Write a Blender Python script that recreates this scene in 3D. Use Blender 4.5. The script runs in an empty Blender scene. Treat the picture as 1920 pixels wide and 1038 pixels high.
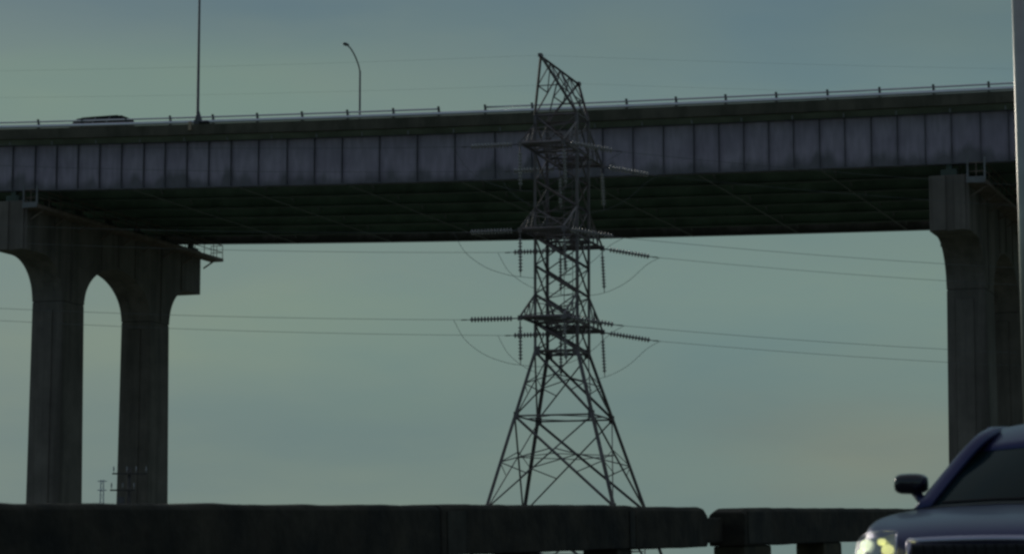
import bpy, math, random
from mathutils import Vector, Matrix, noise
R = math.radians
random.seed(7)
S = bpy.context.scene
COL = S.collection

# ------------------------------------------------------------------ camera, world, sun, exposure
FPX, HOR = 5070.0, 1180.0                       # focal length and true horizon, in pixels of a 1920 wide frame
PITCH = math.atan((HOR - 519) / FPX)
cam = bpy.data.cameras.new('camera'); camo = bpy.data.objects.new('camera', cam); COL.objects.link(camo)
cam.sensor_width = 36; cam.lens = 36 * FPX / 1920
cam.clip_start = 0.3; cam.clip_end = 12000
camo.location = (0, 0, 0); camo.rotation_euler = (R(90) + PITCH, 0, 0)
cam.dof.use_dof = True; cam.dof.focus_distance = 112; cam.dof.aperture_fstop = 5.6
S.camera = camo
S.view_settings.view_transform = 'Standard'; S.view_settings.look = 'None'
S.view_settings.exposure = 0.0; S.view_settings.gamma = 1.0; S.view_settings.use_curve_mapping = False
S.cycles.pixel_filter_type = 'BLACKMAN_HARRIS'; S.cycles.filter_width = 2.7
S.cycles.max_bounces = 6

SUN_EL, SUN_AZ = R(14), R(-24)                  # azimuth from +Y, positive to the right
W = bpy.data.worlds.new('World'); S.world = W; W.use_nodes = True
nt = W.node_tree; N = nt.nodes; L = nt.links; N.clear()
out = N.new('ShaderNodeOutputWorld'); bg = N.new('ShaderNodeBackground'); bg.inputs[1].default_value = 0.1
L.new(bg.outputs[0], out.inputs[0])
sky = N.new('ShaderNodeTexSky'); sky.sky_type = 'NISHITA'; sky.sun_disc = False
sky.sun_elevation = SUN_EL; sky.sun_rotation = SUN_AZ; sky.air_density = 1.4; sky.dust_density = 2.0
tc = N.new('ShaderNodeTexCoord'); sep = N.new('ShaderNodeSeparateXYZ'); L.new(tc.outputs['Generated'], sep.inputs[0])
def ramp(src, stops):
    r = N.new('ShaderNodeValToRGB'); L.new(src, r.inputs[0]); cr = r.color_ramp; cr.interpolation = 'EASE'
    while len(cr.elements) < len(stops): cr.elements.new(0.5)
    for e, (p, c) in zip(cr.elements, stops): e.position = p; e.color = (*c, 1)
    return r.outputs[0]
def mixc(kind, f, a, b):
    m = N.new('ShaderNodeMix'); m.data_type = 'RGBA'; m.blend_type = kind
    for k, v in (('Factor', f),):
        if isinstance(v, (int, float)): m.inputs[0].default_value = v
        else: L.new(v, m.inputs[0])
    for i, v in ((6, a), (7, b)):
        if isinstance(v, tuple): m.inputs[i].default_value = (*v, 1)
        else: L.new(v, m.inputs[i])
    return m.outputs[2]
# overcast dusk sky by elevation (values are ten times the radiance: the background runs at 0.1)
base = ramp(sep.outputs[2], [(0.0, (1.50, 2.20, 2.13)), (0.07, (1.50, 2.22, 2.16)), (0.13, (1.58, 2.36, 2.30)), (0.185, (1.42, 2.20, 2.28)),
                             (0.24, (1.12, 1.80, 2.14)), (1.0, (1.9, 2.1, 2.3))])
mp = N.new('ShaderNodeMapping'); L.new(tc.outputs['Generated'], mp.inputs[0]); mp.inputs['Scale'].default_value = (5.5, 5.5, 17); mp.inputs['Location'].default_value = (2.3, 0.4, 1.1)
nz = N.new('ShaderNodeTexNoise'); L.new(mp.outputs[0], nz.inputs[0]); nz.inputs['Scale'].default_value = 1.0; nz.inputs['Detail'].default_value = 5; nz.inputs['Roughness'].default_value = 0.48
cl = ramp(nz.outputs[0], [(0.30, (0.90, 0.95, 0.99)), (0.5, (1.0, 1.0, 0.99)), (0.68, (1.09, 1.05, 0.98))])
c1 = mixc('MULTIPLY', 1.0, base, cl)
mp2 = N.new('ShaderNodeMapping'); L.new(tc.outputs['Generated'], mp2.inputs[0]); mp2.inputs['Scale'].default_value = (11, 11, 42); mp2.inputs['Location'].default_value = (7.1, 3, 5)
nz2 = N.new('ShaderNodeTexNoise'); L.new(mp2.outputs[0], nz2.inputs[0]); nz2.inputs['Scale'].default_value = 1.0; nz2.inputs['Detail'].default_value = 6
cl2 = ramp(nz2.outputs[0], [(0.35, (0.955, 0.975, 0.99)), (0.65, (1.045, 1.025, 0.99))])
c2 = mixc('MULTIPLY', 1.0, c1, cl2)
# soft cloud glows: pale greenish upper left, pale low centre left, faint warm low right, cooler clear patches
def sky_dir(x, y):
    a, b = (x - 960) / FPX, (519 - y) / FPX; v = Vector((a, math.cos(PITCH) - b * math.sin(PITCH), math.sin(PITCH) + b * math.cos(PITCH))); return v.normalized()
def vm(op, a, b):
    q = N.new('ShaderNodeVectorMath'); q.operation = op
    for i, v in ((0, a), (1, b)):
        if isinstance(v, (tuple, Vector)): q.inputs[i].default_value = tuple(v)
        elif v is not None: L.new(v, q.inputs[i])
    return q
for x, y, rx, ry, tint in ((120, 170, 0.115, 0.020, (1.17, 1.15, 0.99)), (620, 640, 0.075, 0.020, (1.09, 1.08, 1.0)), (1640, 850, 0.055, 0.018, (1.22, 1.02, 0.92)), (1350, 790, 0.06, 0.02, (0.97, 0.985, 0.99)),
                           (1180, 60, 0.03, 0.014, (1.07, 1.03, 0.96)), (1840, 30, 0.05, 0.014, (1.08, 1.02, 0.93)), (380, 20, 0.06, 0.012, (0.90, 0.94, 0.98)), (500, 840, 0.09, 0.015, (0.97, 0.98, 0.98)), (1500, 560, 0.08, 0.02, (1.05, 1.05, 1.02))):
    dv = vm('SUBTRACT', tc.outputs['Generated'], sky_dir(x, y)); ds = vm('MULTIPLY', dv.outputs[0], (1 / rx, 0.0, 1 / ry)); ln = vm('LENGTH', ds.outputs[0], None)
    wob = N.new('ShaderNodeMath'); wob.operation = 'MULTIPLY_ADD'; L.new(nz2.outputs[0], wob.inputs[0]); wob.inputs[1].default_value = 2.2; wob.inputs[2].default_value = -1.1
    ad = N.new('ShaderNodeMath'); ad.operation = 'ADD'; L.new(ln.outputs['Value'], ad.inputs[0]); L.new(wob.outputs[0], ad.inputs[1])
    fr = N.new('ShaderNodeMapRange'); fr.interpolation_type = 'SMOOTHSTEP'; L.new(ad.outputs[0], fr.inputs[0]); fr.inputs[1].default_value = 0.1; fr.inputs[2].default_value = 1.7; fr.inputs[3].default_value = 1; fr.inputs[4].default_value = 0
    fy = N.new('ShaderNodeMath'); fy.operation = 'GREATER_THAN'; L.new(sep.outputs[1], fy.inputs[0]); fy.inputs[1].default_value = 0
    fm = N.new('ShaderNodeMath'); fm.operation = 'MULTIPLY'; L.new(fr.outputs[0], fm.inputs[0]); L.new(fy.outputs[0], fm.inputs[1])
    c2 = mixc('MIX', fm.outputs[0], c2, mixc('MULTIPLY', 1.0, c2, tint))
# the brighter sky lies ahead of the camera, the sky behind it is darker
back = ramp(sep.outputs[1], [(0.0, (0.50, 0.52, 0.60)), (0.55, (0.72, 0.74, 0.80)), (0.95, (1, 1, 1))])
mr = N.new('ShaderNodeMapRange'); L.new(sep.outputs[1], mr.inputs[0]); mr.inputs[1].default_value = -1; mr.inputs[2].default_value = 1
back = ramp(mr.outputs[0], [(0.0, (0.58, 0.58, 0.68)), (0.5, (0.62, 0.63, 0.70)), (0.95, (1, 1, 1))])
c3 = mixc('MULTIPLY', 1.0, c2, back)
c4 = mixc('MIX', 0.012, c3, sky.outputs[0])
low = N.new('ShaderNodeMapRange'); L.new(sep.outputs[2], low.inputs[0]); low.inputs[1].default_value = -0.03; low.inputs[2].default_value = 0.0
c5 = mixc('MIX', low.outputs[0], (0.25, 0.30, 0.28), c4)
L.new(c5, bg.inputs[0])

sl = bpy.data.lights.new('sun', 'SUN'); so = bpy.data.objects.new('sun', sl); COL.objects.link(so)
sl.energy = 0.5; sl.angle = R(14); sl.color = (1.0, 0.93, 0.8)
sd = Vector((math.sin(SUN_AZ) * math.cos(SUN_EL), math.cos(SUN_AZ) * math.cos(SUN_EL), math.sin(SUN_EL)))
so.rotation_euler = sd.to_track_quat('Z', 'Y').to_euler()

# ------------------------------------------------------------------ materials
def mat(name, col, rough=0.8, metal=0.0, var=0.25, scale=1.5, bump=0.0, stain=None, stain_scale=(0.6, 0.6, 0.12), stain_amt=0.6, bscale=None, emit=None, coat=0.0, alpha=None, trans=0.0):
    m = bpy.data.materials.new(name); m.use_nodes = True
    n = m.node_tree.nodes; l = m.node_tree.links; p = n['Principled BSDF']
    p.inputs['Roughness'].default_value = rough; p.inputs['Metallic'].default_value = metal
    p.inputs['Coat Weight'].default_value = coat
    p.inputs['Transmission Weight'].default_value = trans
    t = n.new('ShaderNodeTexCoord')
    nz = n.new('ShaderNodeTexNoise'); l.new(t.outputs['Object'], nz.inputs[0]); nz.inputs['Scale'].default_value = scale; nz.inputs['Detail'].default_value = 7; nz.inputs['Roughness'].default_value = 0.6
    r = n.new('ShaderNodeValToRGB'); l.new(nz.outputs[0], r.inputs[0])
    a = tuple(x * (1 - var) for x in col); b = tuple(min(1, x * (1 + var)) for x in col)
    r.color_ramp.elements[0].position = 0.32; r.color_ramp.elements[0].color = (*a, 1)
    r.color_ramp.elements[1].position = 0.68; r.color_ramp.elements[1].color = (*b, 1)
    c = r.outputs[0]
    if stain:
        mp = n.new('ShaderNodeMapping'); l.new(t.outputs['Object'], mp.inputs[0]); mp.inputs['Scale'].default_value = stain_scale
        n2 = n.new('ShaderNodeTexNoise'); l.new(mp.outputs[0], n2.inputs[0]); n2.inputs['Scale'].default_value = 1; n2.inputs['Detail'].default_value = 6; n2.inputs['Roughness'].default_value = 0.62
        r2 = n.new('ShaderNodeValToRGB'); l.new(n2.outputs[0], r2.inputs[0])
        r2.color_ramp.elements[0].position = 0.45; r2.color_ramp.elements[0].color = (0, 0, 0, 1)
        r2.color_ramp.elements[1].position = 0.66; r2.color_ramp.elements[1].color = (stain_amt,) * 3 + (1,)
        mx = n.new('ShaderNodeMix'); mx.data_type = 'RGBA'; l.new(r2.outputs[0], mx.inputs[0]); l.new(c, mx.inputs[6]); mx.inputs[7].default_value = (*stain, 1)
        c = mx.outputs[2]
    l.new(c, p.inputs['Base Color'])
    if bump:
        n3 = n.new('ShaderNodeTexNoise'); l.new(t.outputs['Object'], n3.inputs[0]); n3.inputs['Scale'].default_value = bscale or scale * 6; n3.inputs['Detail'].default_value = 6
        bp = n.new('ShaderNodeBump'); bp.inputs['Strength'].default_value = 0.6; bp.inputs['Distance'].default_value = bump
        l.new(n3.outputs[0], bp.inputs['Height']); l.new(bp.outputs[0], p.inputs['Normal'])
    if emit:
        p.inputs['Emission Color'].default_value = (*emit[0], 1); p.inputs['Emission Strength'].default_value = emit[1]
    return m
M = {
 'ground': mat('marsh_ground', (0.15, 0.175, 0.12), 0.95, var=0.4, scale=0.05, bump=0.1),
 'asphalt': mat('asphalt', (0.05, 0.05, 0.052), 0.85, scale=2, bump=0.004, bscale=60),
 'white_paint': mat('road_paint', (0.6, 0.6, 0.56), 0.7, scale=6),
 'pier': mat('pier_concrete', (0.24, 0.208, 0.182), 0.9, var=0.22, scale=0.5, bump=0.02, stain=(0.075, 0.065, 0.055), stain_scale=(1.1, 1.1, 0.07), stain_amt=0.55),
 'parapet': mat('parapet_concrete', (0.15, 0.135, 0.10), 0.9, var=0.2, scale=0.6, bump=0.02, stain=(0.05, 0.055, 0.035), stain_scale=(0.9, 0.9, 0.35), stain_amt=0.6),
 'soffit': mat('deck_soffit_concrete', (0.30, 0.335, 0.26), 0.9, var=0.3, scale=0.4, bump=0.01),
 'deck': mat('deck_surface', (0.12, 0.12, 0.12), 0.9, scale=1, bump=0.005),
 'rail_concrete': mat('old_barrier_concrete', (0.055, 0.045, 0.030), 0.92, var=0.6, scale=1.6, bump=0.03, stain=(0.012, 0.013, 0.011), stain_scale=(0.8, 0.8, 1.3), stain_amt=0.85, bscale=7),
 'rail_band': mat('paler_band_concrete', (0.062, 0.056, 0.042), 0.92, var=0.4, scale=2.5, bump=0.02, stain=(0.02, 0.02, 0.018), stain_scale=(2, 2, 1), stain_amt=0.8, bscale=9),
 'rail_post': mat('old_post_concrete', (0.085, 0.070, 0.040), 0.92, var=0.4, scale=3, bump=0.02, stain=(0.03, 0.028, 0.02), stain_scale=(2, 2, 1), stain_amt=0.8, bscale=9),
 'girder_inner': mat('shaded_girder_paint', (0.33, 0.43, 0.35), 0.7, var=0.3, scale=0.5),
 'flange': mat('dark_flange_paint', (0.10, 0.13, 0.11), 0.7, var=0.3, scale=0.5),
 'dark_girder': mat('dark_girder_paint', (0.17, 0.165, 0.18), 0.8, var=0.3, scale=1.2),  # darker than the web, for the stiffeners and outer flanges
 'light_steel': mat('light_painted_steel', (0.42, 0.42, 0.44), 0.6, var=0.15, scale=2),
 'frame_steel': mat('grey_frame_steel', (0.27, 0.27, 0.28), 0.6, var=0.2, scale=2),
 'walk': mat('walkway_steel', (0.27, 0.20, 0.165), 0.7, var=0.3, scale=2),
 'alu': mat('aluminium_rail', (0.96, 0.92, 1.0), 0.3, 1.0, var=0.06, scale=1),
 'alu_post': mat('dark_rail_post', (0.07, 0.07, 0.08), 0.6, 0.2, var=0.2, scale=3),
 'tower': mat('weathered_lattice_steel', (0.235, 0.205, 0.21), 0.55, 0.25, var=0.35, scale=0.9, stain=(0.22, 0.155, 0.12), stain_scale=(1.5, 1.5, 0.9), stain_amt=0.6),
 'porcelain': mat('insulator_porcelain', (0.36, 0.33, 0.32), 0.25, var=0.2, scale=3, coat=0.4),
 'fitting': mat('steel_fitting', (0.14, 0.13, 0.14), 0.5, 0.4, scale=4),
 'wire': mat('conductor_cable', (0.17, 0.18, 0.18), 0.6, 0.3, scale=3),
 'pole': mat('galvanised_pole', (0.50, 0.49, 0.46), 0.34, 0.85, var=0.12, scale=2, stain=(0.40, 0.39, 0.37), stain_scale=(4, 4, 0.4), stain_amt=0.5),
 'lamp_metal': mat('lamp_post_metal', (0.17, 0.17, 0.185), 0.5, 0.5, scale=2),
 'lamp_glass': mat('unlit_lamp_glass', (0.35, 0.36, 0.36), 0.15, scale=2),
 'beige': mat('beige_cover_paint', (0.55, 0.42, 0.30), 0.7, scale=4),
 'wood': mat('weathered_pole_wood', (0.10, 0.09, 0.085), 0.9, var=0.4, scale=4, bump=0.01),
 'far_steel': mat('hazed_far_steel', (0.55, 0.60, 0.68), 0.7, var=0.1),  # distance haze painted into the mast as a pale bluish tone
 'paint': mat('dark_blue_car_paint', (0.060, 0.064, 0.170), 0.30, 0.6, var=0.05, scale=1, coat=0.15),
 'van_paint': mat('dark_van_paint', (0.010, 0.010, 0.010), 0.95, 0.0, var=0.05),
 'glass': mat('dark_car_glass', (0.005, 0.020, 0.021), 0.10, var=0.05),
 'black': mat('black_plastic', (0.012, 0.012, 0.014), 0.5, var=0.1, scale=8),
 'mirror_black': mat('dark_mirror_paint', (0.022, 0.018, 0.03), 0.2, 0.2, var=0.05, coat=1.0),
 'chrome': mat('chrome_trim', (0.62, 0.60, 0.74), 0.22, 1.0, var=0.05),
 'rubber': mat('tyre_rubber', (0.02, 0.02, 0.02), 0.85, var=0.2, scale=8),
 'rim': mat('alloy_rim', (0.5, 0.5, 0.52), 0.3, 0.9, var=0.1),
 'reflector': mat('lamp_reflector', (0.5, 0.52, 0.55), 0.22, 0.9, var=0.25, scale=14),
 'bulb': mat('low_beam_glow', (0.8, 0.8, 0.4), 0.4, emit=((0.82, 0.92, 0.66), 1.1)),
 'bulb2': mat('parking_lamp_glow', (0.8, 0.8, 0.3), 0.4, emit=((0.84, 0.86, 0.34), 1.0)),
}
M['glass'].node_tree.nodes['Principled BSDF'].inputs['Specular IOR Level'].default_value = 0.05
lens = bpy.data.materials.new('headlight_lens'); lens.use_nodes = True
_p = lens.node_tree.nodes['Principled BSDF']; _p.inputs['Base Color'].default_value = (0.8, 0.82, 0.88, 1); _p.inputs['Roughness'].default_value = 0.08
_p.inputs['Alpha'].default_value = 0.30; _p.inputs['Specular IOR Level'].default_value = 0.8
M['lens'] = lens
# outer girder web: lavender grey paint, olive grime creeping up from the bottom flange (uv: u metres along, v metres below the parapet top)
def web_material():
    m = bpy.data.materials.new('weathered_web_paint'); m.use_nodes = True
    n = m.node_tree.nodes; l = m.node_tree.links; p = n['Principled BSDF']; p.inputs['Roughness'].default_value = 0.62
    uv = n.new('ShaderNodeUVMap'); uv.uv_map = 'uv'
    def noise_at(sc, det=5):
        mp = n.new('ShaderNodeMapping'); l.new(uv.outputs[0], mp.inputs[0]); mp.inputs['Scale'].default_value = (*sc, 1)
        z = n.new('ShaderNodeTexNoise'); l.new(mp.outputs[0], z.inputs[0]); z.inputs['Scale'].default_value = 1; z.inputs['Detail'].default_value = det; return z.outputs[0]
    def rmp(src, p0, p1, c0, c1):
        r = n.new('ShaderNodeValToRGB'); l.new(src, r.inputs[0]); r.color_ramp.interpolation = 'EASE'
        r.color_ramp.elements[0].position = p0; r.color_ramp.elements[0].color = (*c0, 1); r.color_ramp.elements[1].position = p1; r.color_ramp.elements[1].color = (*c1, 1); return r.outputs[0]
    base = rmp(noise_at((0.25, 0.5)), 0.3, 0.7, (0.48, 0.40, 0.50), (0.60, 0.51, 0.61))
    fine = rmp(noise_at((3.2, 0.7)), 0.35, 0.7, (0.86, 0.86, 0.86), (1.06, 1.06, 1.06))
    mx = n.new('ShaderNodeMix'); mx.data_type = 'RGBA'; mx.blend_type = 'MULTIPLY'; mx.inputs[0].default_value = 1; l.new(base, mx.inputs[6]); l.new(fine, mx.inputs[7])
    sp = n.new('ShaderNodeSeparateXYZ'); l.new(uv.outputs[0], sp.inputs[0])
    def mth(op, a, b):
        q = n.new('ShaderNodeMath'); q.operation = op
        for i, v in ((0, a), (1, b)):
            if isinstance(v, (int, float)): q.inputs[i].default_value = v
            else: l.new(v, q.inputs[i])
        return q.outputs[0]
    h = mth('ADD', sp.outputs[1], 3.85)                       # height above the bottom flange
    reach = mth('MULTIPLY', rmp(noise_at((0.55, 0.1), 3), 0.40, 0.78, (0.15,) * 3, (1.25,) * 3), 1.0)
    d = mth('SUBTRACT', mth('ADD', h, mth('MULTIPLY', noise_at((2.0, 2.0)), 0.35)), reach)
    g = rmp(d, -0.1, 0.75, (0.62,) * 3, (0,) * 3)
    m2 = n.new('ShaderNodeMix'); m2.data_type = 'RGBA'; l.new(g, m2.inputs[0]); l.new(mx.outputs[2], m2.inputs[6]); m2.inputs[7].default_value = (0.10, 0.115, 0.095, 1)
    l.new(m2.outputs[2], p.inputs['Base Color']); return m
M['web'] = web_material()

# ------------------------------------------------------------------ mesh helpers
def tag(o, label=None, cat=None, group=None, kind=None):
    if label: o['label'] = label
    if cat: o['category'] = cat
    if group: o['group'] = group
    if kind: o['kind'] = kind
    return o
def empty(name, loc, label, cat, group=None):
    o = bpy.data.objects.new(name, None); COL.objects.link(o); o.location = loc; o.empty_display_size = 0.5
    return tag(o, label, cat, group)
class MB:
    def __init__(s): s.v = []; s.f = []; s.uv = []
    def add(s, pts, faces, uv=None):
        b = len(s.v); s.v += [Vector(p) for p in pts]; s.f += [tuple(b + i for i in f) for f in faces]
        s.uv += list(uv) if uv else [(0, 0)] * len(pts)
    def hexa(s, p):                       # 8 corners: 0-3 bottom ring, 4-7 top ring
        s.add(p, [(3, 2, 1, 0), (4, 5, 6, 7), (0, 1, 5, 4), (1, 2, 6, 5), (2, 3, 7, 6), (3, 0, 4, 7)])
    def box(s, c, ax, ay, az, sx, sy, sz):
        c = Vector(c); X = Vector(ax) * sx / 2; Y = Vector(ay) * sy / 2; Z = Vector(az) * sz / 2
        s.hexa([c - X - Y - Z, c + X - Y - Z, c + X + Y - Z, c - X + Y - Z, c - X - Y + Z, c + X - Y + Z, c + X + Y + Z, c - X + Y + Z])
    def abox(s, x0, x1, y0, y1, z0, z1):
        s.hexa([(x0, y0, z0), (x1, y0, z0), (x1, y1, z0), (x0, y1, z0), (x0, y0, z1), (x1, y0, z1), (x1, y1, z1), (x0, y1, z1)])
    def bar(s, a, b, w, up=(0, 0, 1), h=None):
        a = Vector(a); b = Vector(b); d = (b - a).normalized(); u = Vector(up)
        if abs(d.dot(u)) > 0.98: u = Vector((1, 0, 0))
        x = d.cross(u).normalized(); y = x.cross(d)
        s.box((a + b) / 2, x, d, y, w, (b - a).length, h or w)
    def angle(s, a, b, w, out, t=0.014):   # an L-shaped steel member, its heel towards `out`
        a = Vector(a); b = Vector(b); d = (b - a).normalized(); o = Vector(out); o = (o - d * o.dot(d))
        if o.length < 1e-4: o = d.orthogonal()
        o.normalize(); q = d.cross(o)
        e1 = (-o + q).normalized(); e2 = (-o - q).normalized(); heel = o * w * 0.35
        prof = [(0, 0), (w, 0), (w, t), (t, t), (t, w), (0, w)]
        ring = [heel + e1 * p + e2 * r for p, r in prof]
        s.add([a + p for p in ring] + [b + p for p in ring], [(5, 4, 3, 2, 1, 0), (6, 7, 8, 9, 10, 11)] + [(i, (i + 1) % 6, 6 + (i + 1) % 6, 6 + i) for i in range(6)])
    def tube(s, pts, r, n=8, caps=True):
        pts = [Vector(p) for p in pts]; rs = r if isinstance(r, (list, tuple)) else [r] * len(pts); base = len(s.v); u = None
        for i, p in enumerate(pts):
            d = (pts[min(i + 1, len(pts) - 1)] - pts[max(i - 1, 0)]).normalized()
            u = d.orthogonal().normalized() if u is None else (u - d * u.dot(d)).normalized()
            w = d.cross(u)
            for k in range(n):
                a = 2 * math.pi * k / n; s.v.append(p + (u * math.cos(a) + w * math.sin(a)) * rs[i]); s.uv.append((0, 0))
        for i in range(len(pts) - 1):
            for k in range(n):
                s.f.append((base + i * n + k, base + i * n + (k + 1) % n, base + (i + 1) * n + (k + 1) % n, base + (i + 1) * n + k))
        if caps:
            s.f.append(tuple(base + k for k in reversed(range(n)))); s.f.append(tuple(base + (len(pts) - 1) * n + k for k in range(n)))
    def sweep(s, prof, path, uvs=None):    # prof: function path item -> ring of points ; closed ring
        rings = [prof(q) for q in path]; n = len(rings[0]); b = len(s.v)
        for j, rg in enumerate(rings):
            s.v += [Vector(p) for p in rg]; s.uv += (uvs(path[j]) if uvs else [(0, 0)] * n)
        for j in range(len(rings) - 1):
            for k in range(n): s.f.append((b + j * n + k, b + (j + 1) * n + k, b + (j + 1) * n + (k + 1) % n, b + j * n + (k + 1) % n))
        s.f.append(tuple(b + k for k in range(n))); s.f.append(tuple(b + (len(rings) - 1) * n + k for k in reversed(range(n))))
    def loft(s, rings, closed=False, cap=False):
        n = len(rings[0]); b = len(s.v)
        for rg in rings: s.v += [Vector(p) for p in rg]; s.uv += [(0, 0)] * n
        for j in range(len(rings) - 1):
            for k in range(n if closed else n - 1): s.f.append((b + j * n + k, b + (j + 1) * n + k, b + (j + 1) * n + (k + 1) % n, b + j * n + (k + 1) % n))
        if cap:
            s.f.append(tuple(b + k for k in range(n))); s.f.append(tuple(b + (len(rings) - 1) * n + k for k in reversed(range(n))))
    def build(s, name, m, parent=None, bevel=0, smooth=False, subsurf=0, seg=2):
        off = Vector((0, 0, 0)); q = parent
        while q is not None: off += q.location; q = q.parent
        me = bpy.data.meshes.new(name); me.from_pydata([v - off for v in s.v], [], s.f)
        me.update()
        uvl = me.uv_layers.new(name='uv')
        for lp in me.loops: uvl.data[lp.index].uv = s.uv[lp.vertex_index]
        import bmesh
        bm = bmesh.new(); bm.from_mesh(me); bmesh.ops.recalc_face_normals(bm, faces=bm.faces); bm.to_mesh(me); bm.free()
        me.materials.append(m if not isinstance(m, str) else M[m])
        if smooth:
            for p in me.polygons: p.use_smooth = True
        o = bpy.data.objects.new(name, me); COL.objects.link(o)
        if parent is not None: o.parent = parent
        if bevel:
            b = o.modifiers.new('bevel', 'BEVEL'); b.width = bevel; b.segments = seg; b.limit_method = 'ANGLE'; b.angle_limit = R(35)
        if subsurf:
            b = o.modifiers.new('sub', 'SUBSURF'); b.levels = subsurf; b.render_levels = subsurf
        return o
def copy_tree(o, parent=None):
    c = o.copy(); COL.objects.link(c); c.parent = parent
    for ch in list(o.children): copy_tree(ch, c)
    return c
def spline(pts, n=10):
    P = [Vector(p) for p in pts]; P = [P[0] * 2 - P[1]] + P + [P[-1] * 2 - P[-2]]; o = []
    for i in range(1, len(P) - 2):
        for k in range(n):
            t = k / n; a, b, c, d = P[i - 1:i + 3]
            o.append(0.5 * ((2 * b) + (c - a) * t + (2 * a - 5 * b + 4 * c - d) * t * t + (3 * b - a - 3 * c + d) * t ** 3))
    return o + [P[-2]]
GROUND = -9.0

# ------------------------------------------------------------------ ground
g = MB(); g.add([(-6000, -3000, GROUND), (6000, -3000, GROUND), (6000, 9000, GROUND), (-6000, 9000, GROUND)], [(0, 1, 2, 3)])
tag(g.build('ground', 'ground'), kind='structure')

# ------------------------------------------------------------------ the elevated highway bridge
TH = 0.3415
BD = Vector((math.cos(TH), -math.sin(TH), 0)); BN = Vector((math.sin(TH), math.cos(TH), 0)); BO = Vector((-1.61, 158, 0)); UP = Vector((0, 0, 1))
def zt(t): return 30.34 - 0.0278 * t + 0.0002 * min(t * t, 2500)
def B(t, s, z): return BO + BD * t + BN * s + UP * (zt(t) + z)
T0, T1 = -95, 92
TS = [T0 + (T1 - T0) * i / 62 for i in range(63)]
bridge = empty('girder_bridge', B(0, 13.5, -3.9), 'long steel plate girder highway bridge with dark underside crossing the whole sky', 'bridge')
DW = 27.0
def prism(mb, pts, ts=TS, uv=False):
    mb.sweep(lambda t: [B(t, s, z) for s, z in pts], ts, (lambda t: [(t, z) for s, z in pts]) if uv else None)
# deck slab with overhangs (one closed outline), top surface separate
m = MB(); prism(m, [(0.0, -0.62), (0.0, -0.45), (DW, -0.45), (DW, -0.62), (DW - 0.75, -0.92), (0.75, -0.92)]); m.build('deck_slab', 'soffit', bridge)
m = MB(); prism(m, [(0.36, -0.446), (DW - 0.36, -0.446), (DW - 0.36, -0.40), (0.36, -0.40)]); m.build('road_surface', 'deck', bridge)
for s0, s1 in ((-0.04, 0.30), (DW - 0.30, DW + 0.04)):
    m = MB(); sg = -1 if s0 < 1 else 1
    pts = [(s0, 0.0), (s0, -0.60), (s0 + 0.02, -0.625), (s1 - 0.02, -0.444), (s1, -0.42), (s1, 0.0)] if s0 < 1 else [(s1, 0.0), (s1, -0.60), (s1 - 0.02, -0.625), (s0 + 0.02, -0.444), (s0, -0.42), (s0, 0.0)]
    prism(m, pts); m.build('parapet', 'parapet', bridge)
# a moulding ledge under the parapet on the side facing the camera
m = MB(); prism(m, [(-0.10, -0.60), (-0.10, -0.66), (0.10, -0.70), (0.10, -0.63)]); m.build('drip_ledge', 'parapet', bridge)
# railings
POSTS = [-30.1, -26.99, -23.91, -20.84, -17.91, -14.91, -11.91, -8.91, -5.91, -2.99, -0.03, 2.93, 5.88, 8.76, 11.76, 14.73, 17.72, 20.71, 23.71, 26.77, 29.87]
POSTS = [-30.1 - 3 * k for k in range(4, 0, -1)] + POSTS + [29.87 + 3 * k for k in range(1, 5)]
def ellipse(t, s, z, rs, rz, n=10): return [B(t, s + rs * math.cos(2 * math.pi * k / n), z + rz * math.sin(2 * math.pi * k / n)) for k in range(n)]
for side, s in ((0, 0.12), (1, DW - 0.12)):
    rl = empty('railing', B(0, s, 0), None, None); rl.parent = bridge; rl.location = B(0, s, 0) - bridge.location
    up_runs = [[T0 + k * (-2.99 - T0) / 30 for k in range(31)], [-0.03 + k * (T1 + 0.03) / 30 for k in range(31)]] if side == 0 else [TS]
    for z, rs, rz, runs in ((0.155, 0.06, 0.115, [TS]), (0.44, 0.045, 0.055, up_runs)):
        for run in runs: m = MB(); m.sweep(lambda t: ellipse(t, s, z, rs, rz), run); m.build('rail', 'alu', rl, smooth=True)
    for t in POSTS:
        m = MB(); k = 1 if side == 0 else -1
        prof = [(s + k * 0.16, 0.002), (s - k * 0.06, 0.002), (s + k * 0.0, 0.2), (s - k * 0.02, 0.38), (s - k * 0.10, 0.58), (s - k * 0.03, 0.60), (s + k * 0.06, 0.44), (s + k * 0.10, 0.25)]
        m.sweep(lambda q: [B(t + q, a, b) for a, b in prof], [-0.06, 0.06]); m.build('rail_post', 'alu_post', rl)
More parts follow.
